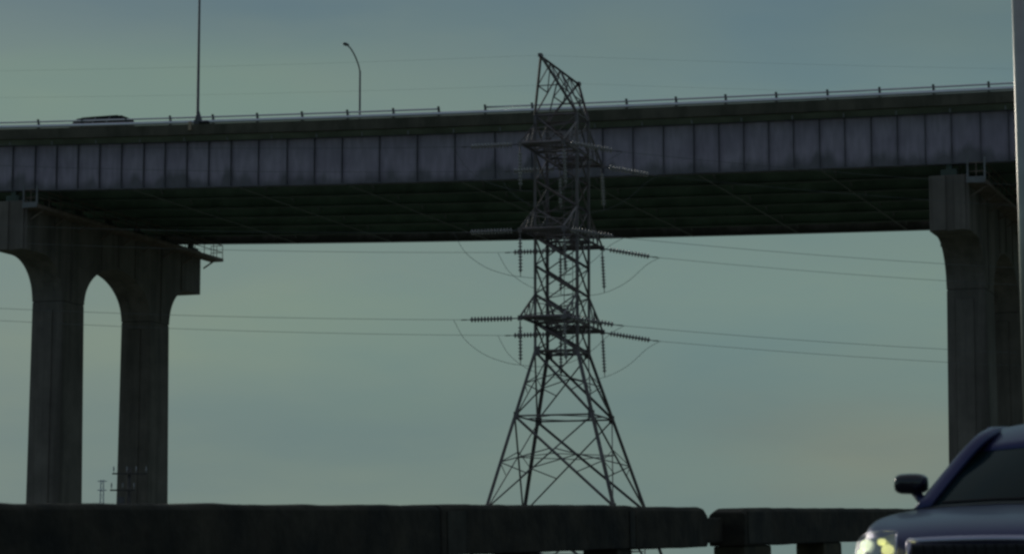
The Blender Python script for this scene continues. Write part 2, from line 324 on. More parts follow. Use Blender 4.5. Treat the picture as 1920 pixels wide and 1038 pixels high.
# girders
STIFF = [-32.31, -30.69, -29.16, -27.64, -26.11, -24.57, -23.02, -21.54, -20.03, -18.53, -17.01, -15.15, -13.23, -11.4, -9.57, -7.12, -4.66, -2.24, 0.31, 2.63, 4.86, 7.04, 8.9, 10.75, 12.59, 14.09, 15.57, 17.05, 18.51, 20.03, 21.5, 23.02, 24.52, 26.1, 27.59, 29.22, 30.79, 32.3, 33.8]
for i in range(7):
    s = 1.0 + i * (25 / 6)
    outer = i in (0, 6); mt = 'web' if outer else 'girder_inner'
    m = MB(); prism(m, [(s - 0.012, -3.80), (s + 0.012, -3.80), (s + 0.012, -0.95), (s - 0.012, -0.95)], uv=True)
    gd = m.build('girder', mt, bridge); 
    m = MB(); prism(m, [(s - 0.30, -3.86), (s + 0.30, -3.86), (s + 0.30, -3.803), (s - 0.30, -3.803)]); m.build('bottom_flange', 'dark_girder' if outer else 'flange', gd)
    m = MB(); prism(m, [(s - 0.24, -0.947), (s + 0.24, -0.947), (s + 0.24, -0.923), (s - 0.24, -0.923)]); m.build('top_flange', 'dark_girder' if outer else 'girder_inner', gd)
    if i == 0:
        for t in STIFF:
            m = MB(); c = B(t, s - 0.012 - 0.09, -2.375)
            m.box(c, BD, BN, UP, 0.03, 0.18, 2.84); m.build('stiffener', 'dark_girder', gd)
# cross frames between the girders
for k in range(-2, 11):
    t = 27.4 - 7.3 * k
    m = MB()
    for i in range(6):
        a = 1.0 + i * 25 / 6 + 0.1; b = a + 25 / 6 - 0.2
        m.bar(B(t, a - 0.1, -3.89), B(t, b + 0.1, -3.89), 0.045, h=0.045); m.bar(B(t, a, -1.25), B(t, b, -1.25), 0.10)
        m.bar(B(t + 0.07, a, -3.5), B(t + 0.07, b, -1.3), 0.09); m.bar(B(t - 0.07, a, -1.3), B(t - 0.07, b, -3.5), 0.09)
    m.build('cross_frame', 'light_steel', bridge)
for t in [p + 0.85 for p in POSTS]:
    m = MB(); m.tube([B(t, 0.38, -0.70), B(t + 0.02, 0.36, -0.98)], 0.045, 8); m.build('drain_spout', 'light_steel', bridge)
# conduit hung under the far girders
m = MB(); m.tube([B(t, 7.5, -3.3) for t in TS], 0.12, 8); m.build('conduit', 'girder_inner', bridge, smooth=True)
m = MB(); m.tube([B(t, 19.5, -3.35) for t in TS], 0.10, 8); m.build('conduit', 'girder_inner', bridge, smooth=True)

# ------------------------------------------------------------------ piers
def cap_bottom(s):
    C0, C1, C2, C3, zc, zs = 5.4, 8.3, 17.7, 20.6, -7.65, -10.35
    if s < 2.6 or s > 23.4: return zc
    if s <= C0: u = (s - 2.6) / 2.8; return zs + (zc - zs) * math.sqrt(max(0, 1 - u * u))
    if s >= C3: u = (23.4 - s) / 2.8; return zs + (zc - zs) * math.sqrt(max(0, 1 - u * u))
    if C1 <= s <= C2: u = (s - 13.0) / 4.7; return zs + 2.9 * math.sqrt(max(0, 1 - u * u))
    return zs
def pier(tc, label):
    th = 2.25; t0, t1 = tc - th / 2, tc + th / 2; dz = zt(tc)
    def P(t, s, z): return BO + BD * t + BN * s + UP * (dz + z)      # level, no grade
    gz = GROUND - dz
    root = empty('bridge_pier', P(tc, 13, gz), label, 'bridge pier', 'concrete piers under the bridge')
    m = MB(); ss = [0.6, 1.6]
    ss += [2.6 + 2.8 * math.sin(math.pi / 2 * k / 14) for k in range(15)] + [8.3]
    ss += [13.0 - 4.7 * math.cos(math.pi * k / 30) for k in range(31)][1:] + [20.6] 
    ss += [23.4 - 2.8 * math.sin(math.pi / 2 * k / 14) for k in range(15)] + [24.6, 25.4]
    ss = sorted(set(round(x, 4) for x in ss))
    m.sweep(lambda s: [P(t0, s, cap_bottom(s)), P(t1, s, cap_bottom(s)), P(t1, s, -4.5), P(t0, s, -4.5)], ss)
    cap = m.build('pier_cap', 'pier', root, bevel=0.03)
    # raised panel on each end of the cap, and shallow pilasters on both long faces
    for s in (0.6 - 0.06, 25.4 + 0.06):
        for q, w in ((-0.55, 0.75), (0.62, 0.62)):
            m = MB(); m.box(P(tc + q, s, -6.07), BD, BN, UP, w, 0.12, 3.1); m.build('end_panel', 'pier', cap, bevel=0.02)
    for s in (4.2, 6.5, 10.6, 13.0, 15.4, 19.3, 22.4):
        zb = cap_bottom(s) + 0.12
        for sg, tt in ((1, t1), (-1, t0)):
            m = MB(); m.box(P(tt + sg * 0.03, s, (zb - 4.65) / 2), BD, BN, UP, 0.06, 0.16, -4.65 - zb); m.build('pilaster', 'pier', cap)
    for s0, s1 in ((5.4, 8.3), (17.7, 20.6)):
        m = MB(); e = 0.22
        m.hexa([P(t0 - e, s0 - e, gz - 0.5), P(t1 + e, s0 - e, gz - 0.5), P(t1 + e, s1 + e, gz - 0.5), P(t0 - e, s1 + e, gz - 0.5), P(t0, s0, -10.352), P(t1, s0, -10.352), P(t1, s1, -10.352), P(t0, s1, -10.352)])
        cl = m.build('column', 'pier', root, bevel=0.10, seg=3)
        m = MB()                                                        # raised strip on each narrow face
        for s, d, w in ((s0, -1, e), (s1, 1, e)):
            a, b = tc - 0.62, tc + 0.42
            q = [P(a, s + d * (w + 0.10), gz), P(b, s + d * (w + 0.10), gz), P(b, s + d * (w - 0.2), gz), P(a, s + d * (w - 0.2), gz),
                 P(a, s + d * 0.10, -10.9), P(b, s + d * 0.10, -10.9), P(b, s - d * 0.2, -10.9), P(a, s - d * 0.2, -10.9)]
            m.hexa(q)
        m.build('raised_strip', 'pier', cl, bevel=0.03)
        m = MB(); m.box(P(tc, (s0 + s1) / 2, gz + 0.3), BD, BN, UP, 4.2, 4.8, 1.2); m.build('footing', 'pier', root, bevel=0.05)
    for i in range(7):
        s = 1.0 + i * 25 / 6; m = MB(); m.box(P(tc, s, -4.33), BD, BN, UP, 0.9, 0.7, 0.33); m.box(P(tc, s, -4.02), BD, BN, UP, 0.32, 0.4, 0.30); m.build('bearing', 'flange', root)
    # inspection walkway along the side of the cap with its guard rail
    m = MB(); m.box(P(t1 + 0.50, 13.55, -5.06), BD, BN, UP, 0.98, 26.9, 0.10); wk = m.build('walkway', 'walk', root)
    m = MB(); m.box(P(t1 + 1.0, 13.55, -5.0), BD, BN, UP, 0.05, 26.9, 0.22); m.build('edge_beam', 'walk', wk)
    m = MB()
    for z in (-3.95, -4.45): m.bar(P(t1 + 0.97, 0.15, z), P(t1 + 0.97, 26.95, z), 0.045)
    for s in (0.15, 26.95):
        for z in (-3.95, -4.45): m.bar(P(t1 + 0.05, s, z), P(t1 + 0.97, s, z), 0.045)
    for k in range(19):
        m.bar(P(t1 + 0.97, 0.15 + 26.8 * k / 18, -5.0), P(t1 + 0.97, 0.15 + 26.8 * k / 18, -3.93), 0.045)
    for t in (0.05, 0.5): 
        for s in (0.15, 26.95): m.bar(P(t1 + t, s, -5.0), P(t1 + t, s, -3.93), 0.045)
    m.build('guard_rail', 'walk', wk)
    m = MB(); m.box(P(t1 + 0.5, 0.02, -4.93), BD, BN, UP, 1.05, 0.06, 0.34)
    for t in (0.05, 1.0): m.box(P(t1 + t, 0.02, -4.3), BD, BN, UP, 0.10, 0.08, 1.25)
    m.build('end_frame', 'frame_steel', wk)
    for k in range(9):
        s = 1 + 3.1 * k; m = MB(); m.bar(P(t1 + 0.02, s, -5.7), P(t1 + 0.95, s, -5.15), 0.09); m.build('bracket', 'walk', wk)
pier(-32.15, 'grey concrete arched pier with two columns standing under the left end of the span')
pier(27.43, 'grey concrete arched pier with two columns at the far right behind the dark sedan')

# ------------------------------------------------------------------ street lamps on the bridge
def lamp(t, s, k, label):
    b = B(t, s, 0.0); root = empty('street_lamp', b, label, 'street lamp', 'lamp posts standing on the bridge')
    zb = -0.40 if k < 0 else 0.0
    m = MB(); m.box(B(t, s, 0.14 if k > 0 else 0.14), BD, BN, UP, 0.42, 0.26, 0.27); m.build('base', 'lamp_metal', root, bevel=0.02)
    m = MB(); m.tube([B(t, s, 0.27), B(t, s, 0.55), B(t, s, 0.6), B(t, s, 8.6)], [0.17, 0.13, 0.095, 0.065], 12); m.build('pole', 'lamp_metal', root, smooth=True)
    pts = spline([B(t, s, 8.45), B(t, s + k * 0.25, 8.9), B(t, s + k * 0.9, 9.45), B(t, s + k * 1.7, 9.85), B(t, s + k * 2.3, 9.97)], 5)
    m = MB(); m.tube(pts, 0.05, 8); m.build('arm', 'lamp_metal', root, smooth=True)
    m = MB(); hd = []
    for q, w, h in ((2.15, 0.05, 0.04), (2.3, 0.13, 0.08), (2.6, 0.19, 0.11), (2.85, 0.15, 0.09), (2.98, 0.05, 0.04)):
        hd.append([B(t + w * math.cos(a), s + k * q, 9.99 + h * math.sin(a) * (1 if math.sin(a) > 0 else 0.5)) for a in [2 * math.pi * j / 12 for j in range(12)]])
    m.loft(hd, closed=True, cap=True); h = m.build('lamp_head', 'lamp_metal', root, smooth=True)
    m = MB(); m.box(B(t, s + k * 2.62, 9.93), BD, BN, UP, 0.24, 0.4, 0.05); m.build('lens', 'lamp_glass', h, bevel=0.02)
    if k > 0:
        m = MB(); m.box(B(t - 0.42, -0.10, -0.12), BD, BN, UP, 0.22, 0.10, 0.55); m.build('cover_box', 'beige', root, bevel=0.03)
        m = MB(); m.box(B(t + 0.48, 0.10, 0.09), BD, BN, UP, 0.62, 0.36, 0.17); m.build('junction_box', 'black', root, bevel=0.03)
        m = MB(); m.tube([B(t + 0.1, s, 0.15), B(t + 0.02, s, 0.85)], [0.22, 0.08], 8); m.build('flared_collar', 'lamp_metal', root)
lamp(-18.95, 0.12, 1, 'tall thin lamp pole on the near parapet rising out of the top of the picture')
lamp(-19.3, DW - 0.3, -1, 'curved arm street lamp on the far side of the bridge deck, its head bent leftwards')

# ------------------------------------------------------------------ van on the bridge
vt = -28.3
van = empty('van', B(vt, 4.0, -0.40), 'dark van on the bridge deck, only its roof showing above the left railing', 'van')
vx, vy = -BD, BN                                    # drives towards the left
def V(x, y, z): return B(vt, 4.0, -0.40) + vx * x + vy * y + UP * z
def vring(x, w, z0, z1, tw): return [V(x, -w, z0), V(x, -w, z0 + (z1 - z0) * 0.55), V(x, -tw, z1 - 0.05), V(x, -tw + 0.12, z1), V(x, tw - 0.12, z1), V(x, tw, z1 - 0.05), V(x, w, z0 + (z1 - z0) * 0.55), V(x, w, z0)]
m = MB(); m.loft([vring(2.45, 0.85, 0.35, 0.85, 0.75), vring(2.2, 0.93, 0.25, 1.0, 0.82), vring(1.32, 0.96, 0.22, 1.03, 0.85), vring(0.95, 0.97, 0.22, 1.52, 0.84), vring(0.7, 0.97, 0.22, 1.62, 0.86), vring(-1.0, 0.97, 0.22, 1.64, 0.87), vring(-2.45, 0.96, 0.25, 1.63, 0.87), vring(-2.55, 0.92, 0.3, 1.08, 0.80)], closed=True, cap=True)
m.build('body', 'van_paint', van, bevel=0.03)
for x0, x1 in ((0.75, -0.35), (-0.65, -1.40), (-1.70, -2.30)):
    for sg in (-1, 1):
        m = MB(); m.hexa([V(x0, sg * 0.885, 1.13), V(x1, sg * 0.885, 1.13), V(x1, sg * 0.925, 1.13), V(x0, sg * 0.925, 1.13), V(x0 - 0.12, sg * 0.86, 1.52), V(x1 + 0.05, sg * 0.86, 1.52), V(x1 + 0.05, sg * 0.895, 1.52), V(x0 - 0.12, sg * 0.895, 1.52)])
        m.build('window', 'glass', van)
for x in (-0.52, -1.55):
    for sg in (-1, 1):
        m = MB(); m.bar(V(x + 0.16, sg * 0.945, 1.12), V(x - 0.14, sg * 0.90, 1.56), 0.10, h=0.05); m.build('pillar_trim', 'light_steel', van)
for sg in (-1, 1):
    m = MB(); m.tube([V(0.5, sg * 0.72, 1.61), V(0.4, sg * 0.72, 1.66), V(-2.1, sg * 0.72, 1.66), V(-2.2, sg * 0.72, 1.61)], 0.02, 6); m.build('roof_rail', 'van_paint', van)
    for x in (1.5, -1.5):
        m = MB(); m.tube([V(x, sg * 0.78, 0.34), V(x, sg * 0.98, 0.34)], 0.34, 20); w = m.build('wheel', 'rubber', van)
        m = MB(); m.tube([V(x, sg * 0.97, 0.34), V(x, sg * 0.995, 0.34)], 0.22, 16); m.build('rim', 'rim', w)

# ------------------------------------------------------------------ lattice transmission tower
TB = R(16.7); TU = Vector((math.cos(TB), -math.sin(TB), 0)); TV = Vector((math.sin(TB), math.cos(TB), 0)); TC = Vector((2.235, 119.5, 0))
def hw(z): return 0.99 if z >= 12.2 else 0.99 + (12.2 - z) * 0.2715
def TP(a, b, z, k=1.0):
    lean = max(0, 12.2 - z) * 0.030
    return TC + Vector((lean, 0, 0)) + TU * a * hw(z) * k + TV * b * hw(z) * k + UP * z
tower = empty('transmission_tower', (TC.x + 0.6, TC.y, GROUND), 'tall steel lattice transmission tower with three crossarms standing before the bridge', 'transmission tower')
CORN = [(-1, -1), (1, -1), (1, 1), (-1, 1)]
ZL = [22.75, 21.1, 19.83, 18.57, 17.3, 16.02, 14.73, 13.45, 12.2]
ZB = [12.2, 9.3, 5.2, -0.4, GROUND + 0.25]
for a, b in CORN:
    o = TU * a + TV * b
    m = MB(); m.angle(TP(a, b, 22.75), TP(a, b, 12.2), 0.125, o, 0.02); m.angle(TP(a, b, 12.2), TP(a, b, GROUND), 0.14, o, 0.025); m.build('leg', 'tower', tower)
faces = [(CORN[i], CORN[(i + 1) % 4]) for i in range(4)]
def lerp(p, q, t): return p * (1 - t) + q * t
up_m, lo_m = MB(), MB()
for (c0, c1) in faces:
    o = TU * (c0[0] + c1[0]) / 2 + TV * (c0[1] + c1[1]) / 2
    # orient so that the main diagonal falls from left to right as seen from the camera
    A, Bc = (c0, c1) if TP(*c0, 10).x < TP(*c1, 10).x else (c1, c0)
    for za, zb in zip(ZL[:-1], ZL[1:]):
        up_m.angle(TP(*A, za), TP(*Bc, zb), 0.085, o); up_m.angle(TP(*Bc, za) - o * 0.05, TP(*A, zb) - o * 0.05, 0.042, o, 0.008)
    for z in (21.1, 17.3, 13.45, 12.2, 22.75): up_m.angle(TP(*A, z), TP(*Bc, z), 0.08, o)
    for za, zb in zip(ZB[:-1], ZB[1:]):
        w = 0.085 if zb > -5 else 0.11
        lo_m.angle(TP(*A, za), TP(*Bc, zb), w, o); lo_m.angle(TP(*Bc, za) - o * 0.06, TP(*A, zb) - o * 0.06, 0.05, o)
        lo_m.angle(TP(*A, za), TP(*Bc, za), 0.055, o)
        zm = (za + zb) / 2                       # redundants: leg mid points to the diagonals
        for P_, Q_ in ((A, Bc), (Bc, A)):
            mid = TP(*P_, zm); d1 = lerp(TP(*Q_, za), TP(*P_, zb), 0.62); d2 = lerp(TP(*P_, za), TP(*Q_, zb), 0.36)
            lo_m.angle(mid, d1, 0.035, o, 0.008); lo_m.angle(mid, d2, 0.035, o, 0.008)
    # a horizontal frame part of the way down each big panel
for z in (9.3, 7.6, 3.4):
    q = [TP(a, b, z) for a, b in CORN]
    for i in range(4): lo_m.angle(lerp(q[i], q[(i + 1) % 4], 0.5), lerp(q[(i + 1) % 4], q[(i + 2) % 4], 0.5), 0.04, UP)
for z in (21.1, 17.3, 13.45, 12.2): up_m.angle(TP(-1, -1, z), TP(1, 1, z), 0.06, UP); up_m.angle(TP(1, -1, z), TP(-1, 1, z), 0.06, UP)
up_m.build('shaft_bracing', 'tower', tower); lo_m.build('base_bracing', 'tower', tower)
for z, sz in [(12.2, 0.42)] + [(q, 0.20) for q in ZL[1:-1]] + [(9.3, 0.36), (5.2, 0.36)]:
    for a, b in CORN:
        m = MB(); p = TP(a, b, z)
        m.box(p + TU * a * 0.012 - TV * b * sz * 0.25, TU, TV, UP, 0.016, sz * 0.7, sz); m.box(p + TV * b * 0.012 - TU * a * sz * 0.25, TU, TV, UP, sz * 0.7, 0.016, sz)
        m.build('gusset_plate', 'tower', tower)
ARM = 3.25
def AP(u, v, z): return TC + TU * u + TV * v + UP * z
for z in (13.45, 17.3, 21.1):
    w = 0.99
    for sg in (-1, 1):
        m = MB()
        for u in (-w, w):
            m.angle(AP(u, sg * w, z), AP(u, sg * ARM, z), 0.10, TU * u); m.angle(AP(u, sg * w, z + 1.27), AP(u, sg * ARM, z + 0.08), 0.09, TU * u)
            for f in (0.35, 0.68):
                v = w + (ARM - w) * f; zz = z + 1.27 * (1 - f); m.angle(AP(u, sg * v, z), AP(u, sg * v, zz), 0.055, TU * u)
                v2 = w + (ARM - w) * (f - 0.34); m.angle(AP(u, sg * v, z), AP(u, sg * max(v2, w), z + 1.27 * (1 - max(0, f - 0.34))), 0.055, TU * u)
        m.angle(AP(-w, sg * ARM, z), AP(w, sg * ARM, z), 0.13, TV * sg)
        for f0, f1, k in ((0, 0.34, 1), (0.34, 0.67, -1), (0.67, 1.0, 1)):
            v0 = w + (ARM - w) * f0; v1 = w + (ARM - w) * f1
            m.angle(AP(-w * k, sg * v0, z), AP(w * k, sg * v1, z), 0.07, -UP); m.angle(AP(-w, sg * v1, z), AP(w, sg * v1, z), 0.05, -UP)
            m.angle(AP(w * k, sg * v0, z + 1.27 * (1 - f0)), AP(-w * k, sg * v1, z + 1.27 * (1 - f1) + 0.06), 0.04, UP)
        for u in (-w, w): m.box(AP(u, sg * (ARM + 0.02), z - 0.03), TU, TV, UP, 0.20, 0.05, 0.22)
        m.build('crossarm', 'tower', tower)
# earth wire peak
m = MB(); PK = 25.0; TL_ = 2.9
n_, f_ = AP(-0.15, -TL_, PK + 0.05), AP(0.0, TL_, PK - 0.1); mid = lerp(n_, f_, 0.5)
m.angle(n_, f_, 0.10, UP)
for u in (-0.99, 0.99):
    m.angle(n_, AP(u, -0.99, 22.75), 0.09, -TV); m.angle(f_, AP(u, 0.99, 22.75), 0.085, TV)
    m.angle(mid, AP(u, -0.99, 22.75), 0.07, TU * u); m.angle(mid, AP(u, 0.99, 22.75), 0.07, TU * u)
    for k, e in ((-1, n_), (1, f_)):
        c = AP(u, k * 0.99, 22.75)
        m.angle(lerp(e, mid, 0.5), lerp(e, c, 0.5), 0.05, TU * u); m.angle(lerp(mid, c, 0.5), lerp(e, c, 0.5), 0.05, TU * u); m.angle(lerp(mid, c, 0.5), lerp(e, mid, 0.5), 0.05, TU * u)
for e in (n_, f_): m.box(e, TU, TV, UP, 0.16, 0.30, 0.14)
for k, e in ((-1, n_), (1, f_)):
    p, q = lerp(e, AP(-0.99, k * 0.99, 22.75), 0.5), lerp(e, AP(0.99, k * 0.99, 22.75), 0.5); m.angle(p, q, 0.05, UP); 
m.build('earth_wire_peak', 'tower', tower)
m = MB()                                            # climbing ladder on the face away from the camera
for a in (-0.2, 0.2): m.bar(AP(a, 1.05, 21), AP(a, 1.05, 12.3), 0.03)
for k in range(28): m.bar(AP(-0.2, 1.05, 12.4 + k * 0.31), AP(0.2, 1.05, 12.4 + k * 0.31), 0.02)
m.build('ladder', 'tower', tower)
for a, b in CORN:
    m = MB(); p = TP(a, b, GROUND); m.box(p + UP * 0.1, TU, TV, UP, 1.3, 1.3, 0.8); m.build('footing', 'pier', tower, bevel=0.04)

# ------------------------------------------------------------------ insulators
def insulator(n, pitch, r):
    root = empty('insulator_string', (0, 0, 0), 'ribbed insulator string', 'insulator')
    m = MB(); m.tube([(0, 0, 0), (0.24, 0, 0)], 0.03, 6); m.build('end_fitting', 'fitting', root)
    ln = 0.24 + n * pitch
    m = MB(); m.tube([(ln, 0, 0), (ln + 0.2, 0, 0)], 0.018, 6); m.build('end_fitting', 'fitting', root)
    pts, rs = [], []
    for k in range(n):
        x = 0.24 + k * pitch
        for dx, rr in ((0.0, 0.04), (0.028, 0.055), (0.05, r), (0.075, r * 0.96), (0.08, 0.05), (pitch - 0.002, 0.038)): pts.append((x + dx, 0, 0)); rs.append(rr)
    m = MB(); m.tube(pts, rs, 14); m.build('disc_stack', 'porcelain', root, smooth=False)
    return root, ln + 0.2
st_proto, ST_L = insulator(13, 0.148, 0.125); hg_proto, HG_L = insulator(10, 0.148, 0.10)
used = set()
def place(proto, p, d, label, group):
    d = Vector(d).normalized(); first = proto.name not in used; used.add(proto.name)
    o = proto if first else copy_tree(proto)
    o.location = p; o.rotation_euler = d.to_track_quat('X', 'Z').to_euler(); o['label'] = label; o['group'] = group
LEV = [(13.45, 'lowest'), (17.3, 'middle'), (21.1, 'topmost')]
LD = Vector((-math.cos(R(16.7)), math.sin(R(16.7)), 0)); RD = Vector((math.cos(R(14)), math.sin(R(14)), 0))
def wire_path(p, d, slope, curv, length, n=40):
    return [p + d * (length * k / n) + UP * (slope * (length * k / n) + curv * (length * k / n) ** 2) for k in range(n + 1)]
for z, lv in LEV:
    for v, en in ((-ARM, 'near'), (ARM, 'far')):
        ends = {}
        for u, sd_, D, slope, curv in ((-0.99, 'left', LD, 0.0, 0.0009), (0.99, 'right', RD, -0.13, 0.0012)):
            p = AP(u, v + (0.06 if v > 0 else -0.06), z - 0.05) + D * 0.1
            d = (D + UP * (slope if sd_ == 'right' else 0.005)).normalized()
            place(st_proto, p, d, f'ribbed strain insulator pulling {sd_} from the {en} end of the {lv} crossarm', 'strain insulators on the crossarm ends')
            e = p + d * ST_L
            path = wire_path(e, D, 0.036 if sd_ == 'left' else -0.062, curv, 130)
            m = MB(); m.tube(path, 0.0085, 6); o = m.build('power_line', 'wire', smooth=True)
            tag(o, f'thin power line running {sd_} from the {en} end of the {lv} crossarm', 'power line', 'power lines strung from the tower')
            m = MB(); m.tube([e - d * 0.05, e + D * 0.2], 0.026, 6); m.build('clamp', 'fitting', o)
            hp = AP(u, v, z - 0.16); hd = Vector((0.05 if u > 0 else 0.01, 0, -1))
            place(hg_proto, hp, hd, f'insulator hanging down from the {sd_} corner at the {en} end of the {lv} crossarm', 'hanging insulators holding the jumper loops')
            ends[sd_] = (e, hp + hd.normalized() * HG_L, D)
        (el, hl, _), (er, hr, _2) = ends['left'], ends['right']
        s0 = el + LD * 0.55 + UP * 0.0
        pts = [s0, s0 + Vector((0.50, 0, -0.85)), lerp(s0, hl, 0.46) + UP * -0.60, lerp(s0, hl, 0.78) + UP * -0.32, hl, lerp(hl, hr, 0.5) + UP * -0.10, hr, lerp(hr, er, 0.45) + UP * -0.25, lerp(hr, er, 0.85) + UP * -0.12, er + RD * 0.3]
        m = MB(); m.tube(spline(pts, 8), 0.010, 6)
        tag(m.build('jumper_cable', 'wire', smooth=True), f'drooping jumper loop under the {en} end of the {lv} crossarm', 'jumper cable', 'jumper loops on the tower')
for e, en in ((n_, 'near'), (f_, 'far')):
    for D, sd_, sl_ in ((LD, 'left', 0.02), (RD, 'right', 0.012)):
        m = MB(); m.tube(wire_path(e, D, sl_, 0.0005, 130), 0.0028, 5)
        tag(m.build('earth_wire', 'wire', smooth=True), f'thin earth wire running {sd_} from the {en} tip of the tower peak', 'earth wire', 'earth wires at the tower top')

# ------------------------------------------------------------------ utility pole and distant mast
up = Vector((-19.8, 140, 0)); root = empty('utility_pole', (up.x, up.y, GROUND), 'small wooden utility pole with crossarms in front of the second left bridge column', 'utility pole')
m = MB(); m.tube([(up.x, up.y, GROUND), (up.x, up.y, 8.35)], [0.17, 0.10], 10); m.build('pole', 'wood', root, smooth=True)
for z, x0, x1, pins in ((8.0, -0.85, 0.95, (-0.78, -0.1, 0.38, 0.9)), (7.15, -0.95, 0.35, (-0.88, -0.3, 0.28))):
    m = MB(); m.bar((up.x + x0, up.y - 0.16, z), (up.x + x1, up.y - 0.16, z), 0.075); ar = m.build('crossarm', 'wood', root)
    for q in pins:
        m = MB(); b = Vector((up.x + q, up.y - 0.16, z + 0.06)); m.tube([b, b + UP * 0.1, b + UP * 0.12, b + UP * 0.2, b + UP * 0.22, b + UP * 0.32], [0.015, 0.015, 0.045, 0.03, 0.04, 0.02], 8); m.build('insulator', 'light_steel', ar)
m = MB(); m.tube([(up.x - 0.38, up.y - 0.1, 6.0), (up.x - 0.38, up.y - 0.1, 6.8)], 0.2, 12); m.build('transformer', 'fitting', root)
dm = Vector((-136.2, 900, 0)); root = empty('lattice_mast', (dm.x, dm.y, GROUND), 'faint slender lattice mast far away between the two left bridge columns', 'mast')
m = MB()
for a, b in CORN: m.bar((dm.x + a * 1.5, dm.y + b * 1.5, GROUND), (dm.x + a * 0.45, dm.y + b * 0.45, 49.5), 0.14)
for k in range(24):
    za = GROUND + 58.5 * k / 24; zb = za + 58.5 / 24; ha = 1.5 - 1.05 * k / 24; hb = ha - 1.05 / 24
    for (a, b), (c, d) in faces:
        m.bar((dm.x + a * ha, dm.y + b * ha, za), (dm.x + c * hb, dm.y + d * hb, zb), 0.09); m.bar((dm.x + a * ha, dm.y + b * ha, za), (dm.x + c * ha, dm.y + d * ha, za), 0.08)
m.build('mast_frame', 'far_steel', root)
for z in (49.0, 46.0):
    m = MB(); m.bar((dm.x - 1.5, dm.y, z), (dm.x + 1.5, dm.y, z), 0.3); m.build('antenna_bar', 'far_steel', root)

# ------------------------------------------------------------------ the road the camera stands on (climbs gently away to the right)
_a = (3000 - 960) / FPX; _b = (519 - 960) / FPX; c_, s_ = math.cos(PITCH), math.sin(PITCH)
E1 = Vector((_a, c_ - _b * s_, s_ + _b * c_)).normalized(); E2 = Vector((E1.y, -E1.x, 0)).normalized(); E3 = E2.cross(E1)
CH = 0.86
def RP(a, l, h): return E1 * a + E2 * l + E3 * (h - CH)
LB = None
_r = Vector(((1450 - 960) / FPX, c_ - (519 - 983) / FPX * s_, s_ + (519 - 983) / FPX * c_)) * 38.1; LB = _r.dot(E2)
m = MB(); m.hexa([RP(-40, LB - 0.5, -0.6), RP(120, LB - 0.5, -0.6), RP(120, LB + 16.5, -0.6), RP(-40, LB + 16.5, -0.6), RP(-40, LB - 0.5, 0), RP(120, LB - 0.5, 0), RP(120, LB + 16.5, 0), RP(-40, LB + 16.5, 0)])
tag(m.build('road', 'asphalt'), kind='structure')
m = MB()
for k in range(14): m.hexa([RP(-30 + 12 * k, LB + q, 0.004) for q in ()] or [RP(-30 + 12 * k, LB + 5.0, 0.004), RP(-27 + 12 * k, LB + 5.0, 0.004), RP(-27 + 12 * k, LB + 5.12, 0.004), RP(-30 + 12 * k, LB + 5.12, 0.004), RP(-30 + 12 * k, LB + 5.0, 0.008), RP(-27 + 12 * k, LB + 5.0, 0.008), RP(-27 + 12 * k, LB + 5.12, 0.008), RP(-30 + 12 * k, LB + 5.12, 0.008)])
tag(m.build('road_markings', 'white_paint'), kind='structure')
m = MB(); m.hexa([RP(-40, LB - 0.49, 0.002), RP(120, LB - 0.49, 0.002), RP(120, LB + 0.25, 0.002), RP(-40, LB + 0.25, 0.002), RP(-40, LB - 0.49, 0.16), RP(120, LB - 0.49, 0.16), RP(120, LB + 0.2, 0.16), RP(-40, LB + 0.2, 0.16)])
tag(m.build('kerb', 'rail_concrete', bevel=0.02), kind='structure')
def apx(x):                       # distance along the barrier of a frame position measured on the photo
    r = Vector(((x - 960) / FPX, c_ - (519 - 985) / FPX * s_, s_ + (519 - 985) / FPX * c_)); k = LB / r.dot(E2); return (r * k).dot(E1)
HT, HB, TK = 1.118, 0.60, 0.52
def rail(a0, a1, posts, label, dh=0.0, soft=False):
    root = empty('concrete_railing', RP((a0 + a1) / 2, LB - 0.18, 0.16), label, 'concrete railing', 'concrete railing panels along the road')
    def rb(q):
        nn = lambda k, f=1.7: noise.noise(Vector((q * f, a0 * 0.37, k)))
        w = nn(0) * 0.012 + nn(1, 6) * 0.006; e = min(q - a0, a1 - q); cut = 0.06 * max(0, 1 - e / 0.30) ** 1.4 * (1 + 1.2 * nn(3, 11)) if soft else 0.008 * max(0, 1 - e / 0.1)
        f = nn(2, 2.3) * 0.008 + nn(4, 9) * 0.010 * max(0, 1 - e / 1.2)
        return [RP(q, LB + f, HB + dh + w * 0.8), RP(q, LB + f * 0.5, HT - 0.05 + dh - cut), RP(q, LB - 0.02, HT - 0.014 + dh + w - cut), RP(q, LB - 0.06, HT + dh + w - cut), RP(q, LB - TK + 0.06, HT + dh + w - cut), RP(q, LB - TK, HT - 0.05 + dh - cut), RP(q, LB - TK, HB + dh)]
    n = max(3, int((a1 - a0) / 0.12)); m = MB(); m.sweep(rb, [a0 + (a1 - a0) * k / n for k in range(n + 1)])
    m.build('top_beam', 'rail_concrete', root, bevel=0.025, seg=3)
    for p0, p1 in posts:
        m = MB(); m.hexa([RP(p0, LB - TK + 0.05, 0.162), RP(p1, LB - TK + 0.05, 0.162), RP(p1, LB - 0.03, 0.162), RP(p0, LB - 0.03, 0.162), RP(p0 + 0.02, LB - TK + 0.05, HB + dh - 0.002), RP(p1 - 0.02, LB - TK + 0.05, HB + dh - 0.002), RP(p1 - 0.02, LB - 0.03, HB + dh - 0.002), RP(p0 + 0.02, LB - 0.03, HB + dh - 0.002)])
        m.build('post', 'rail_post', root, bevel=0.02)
A = apx
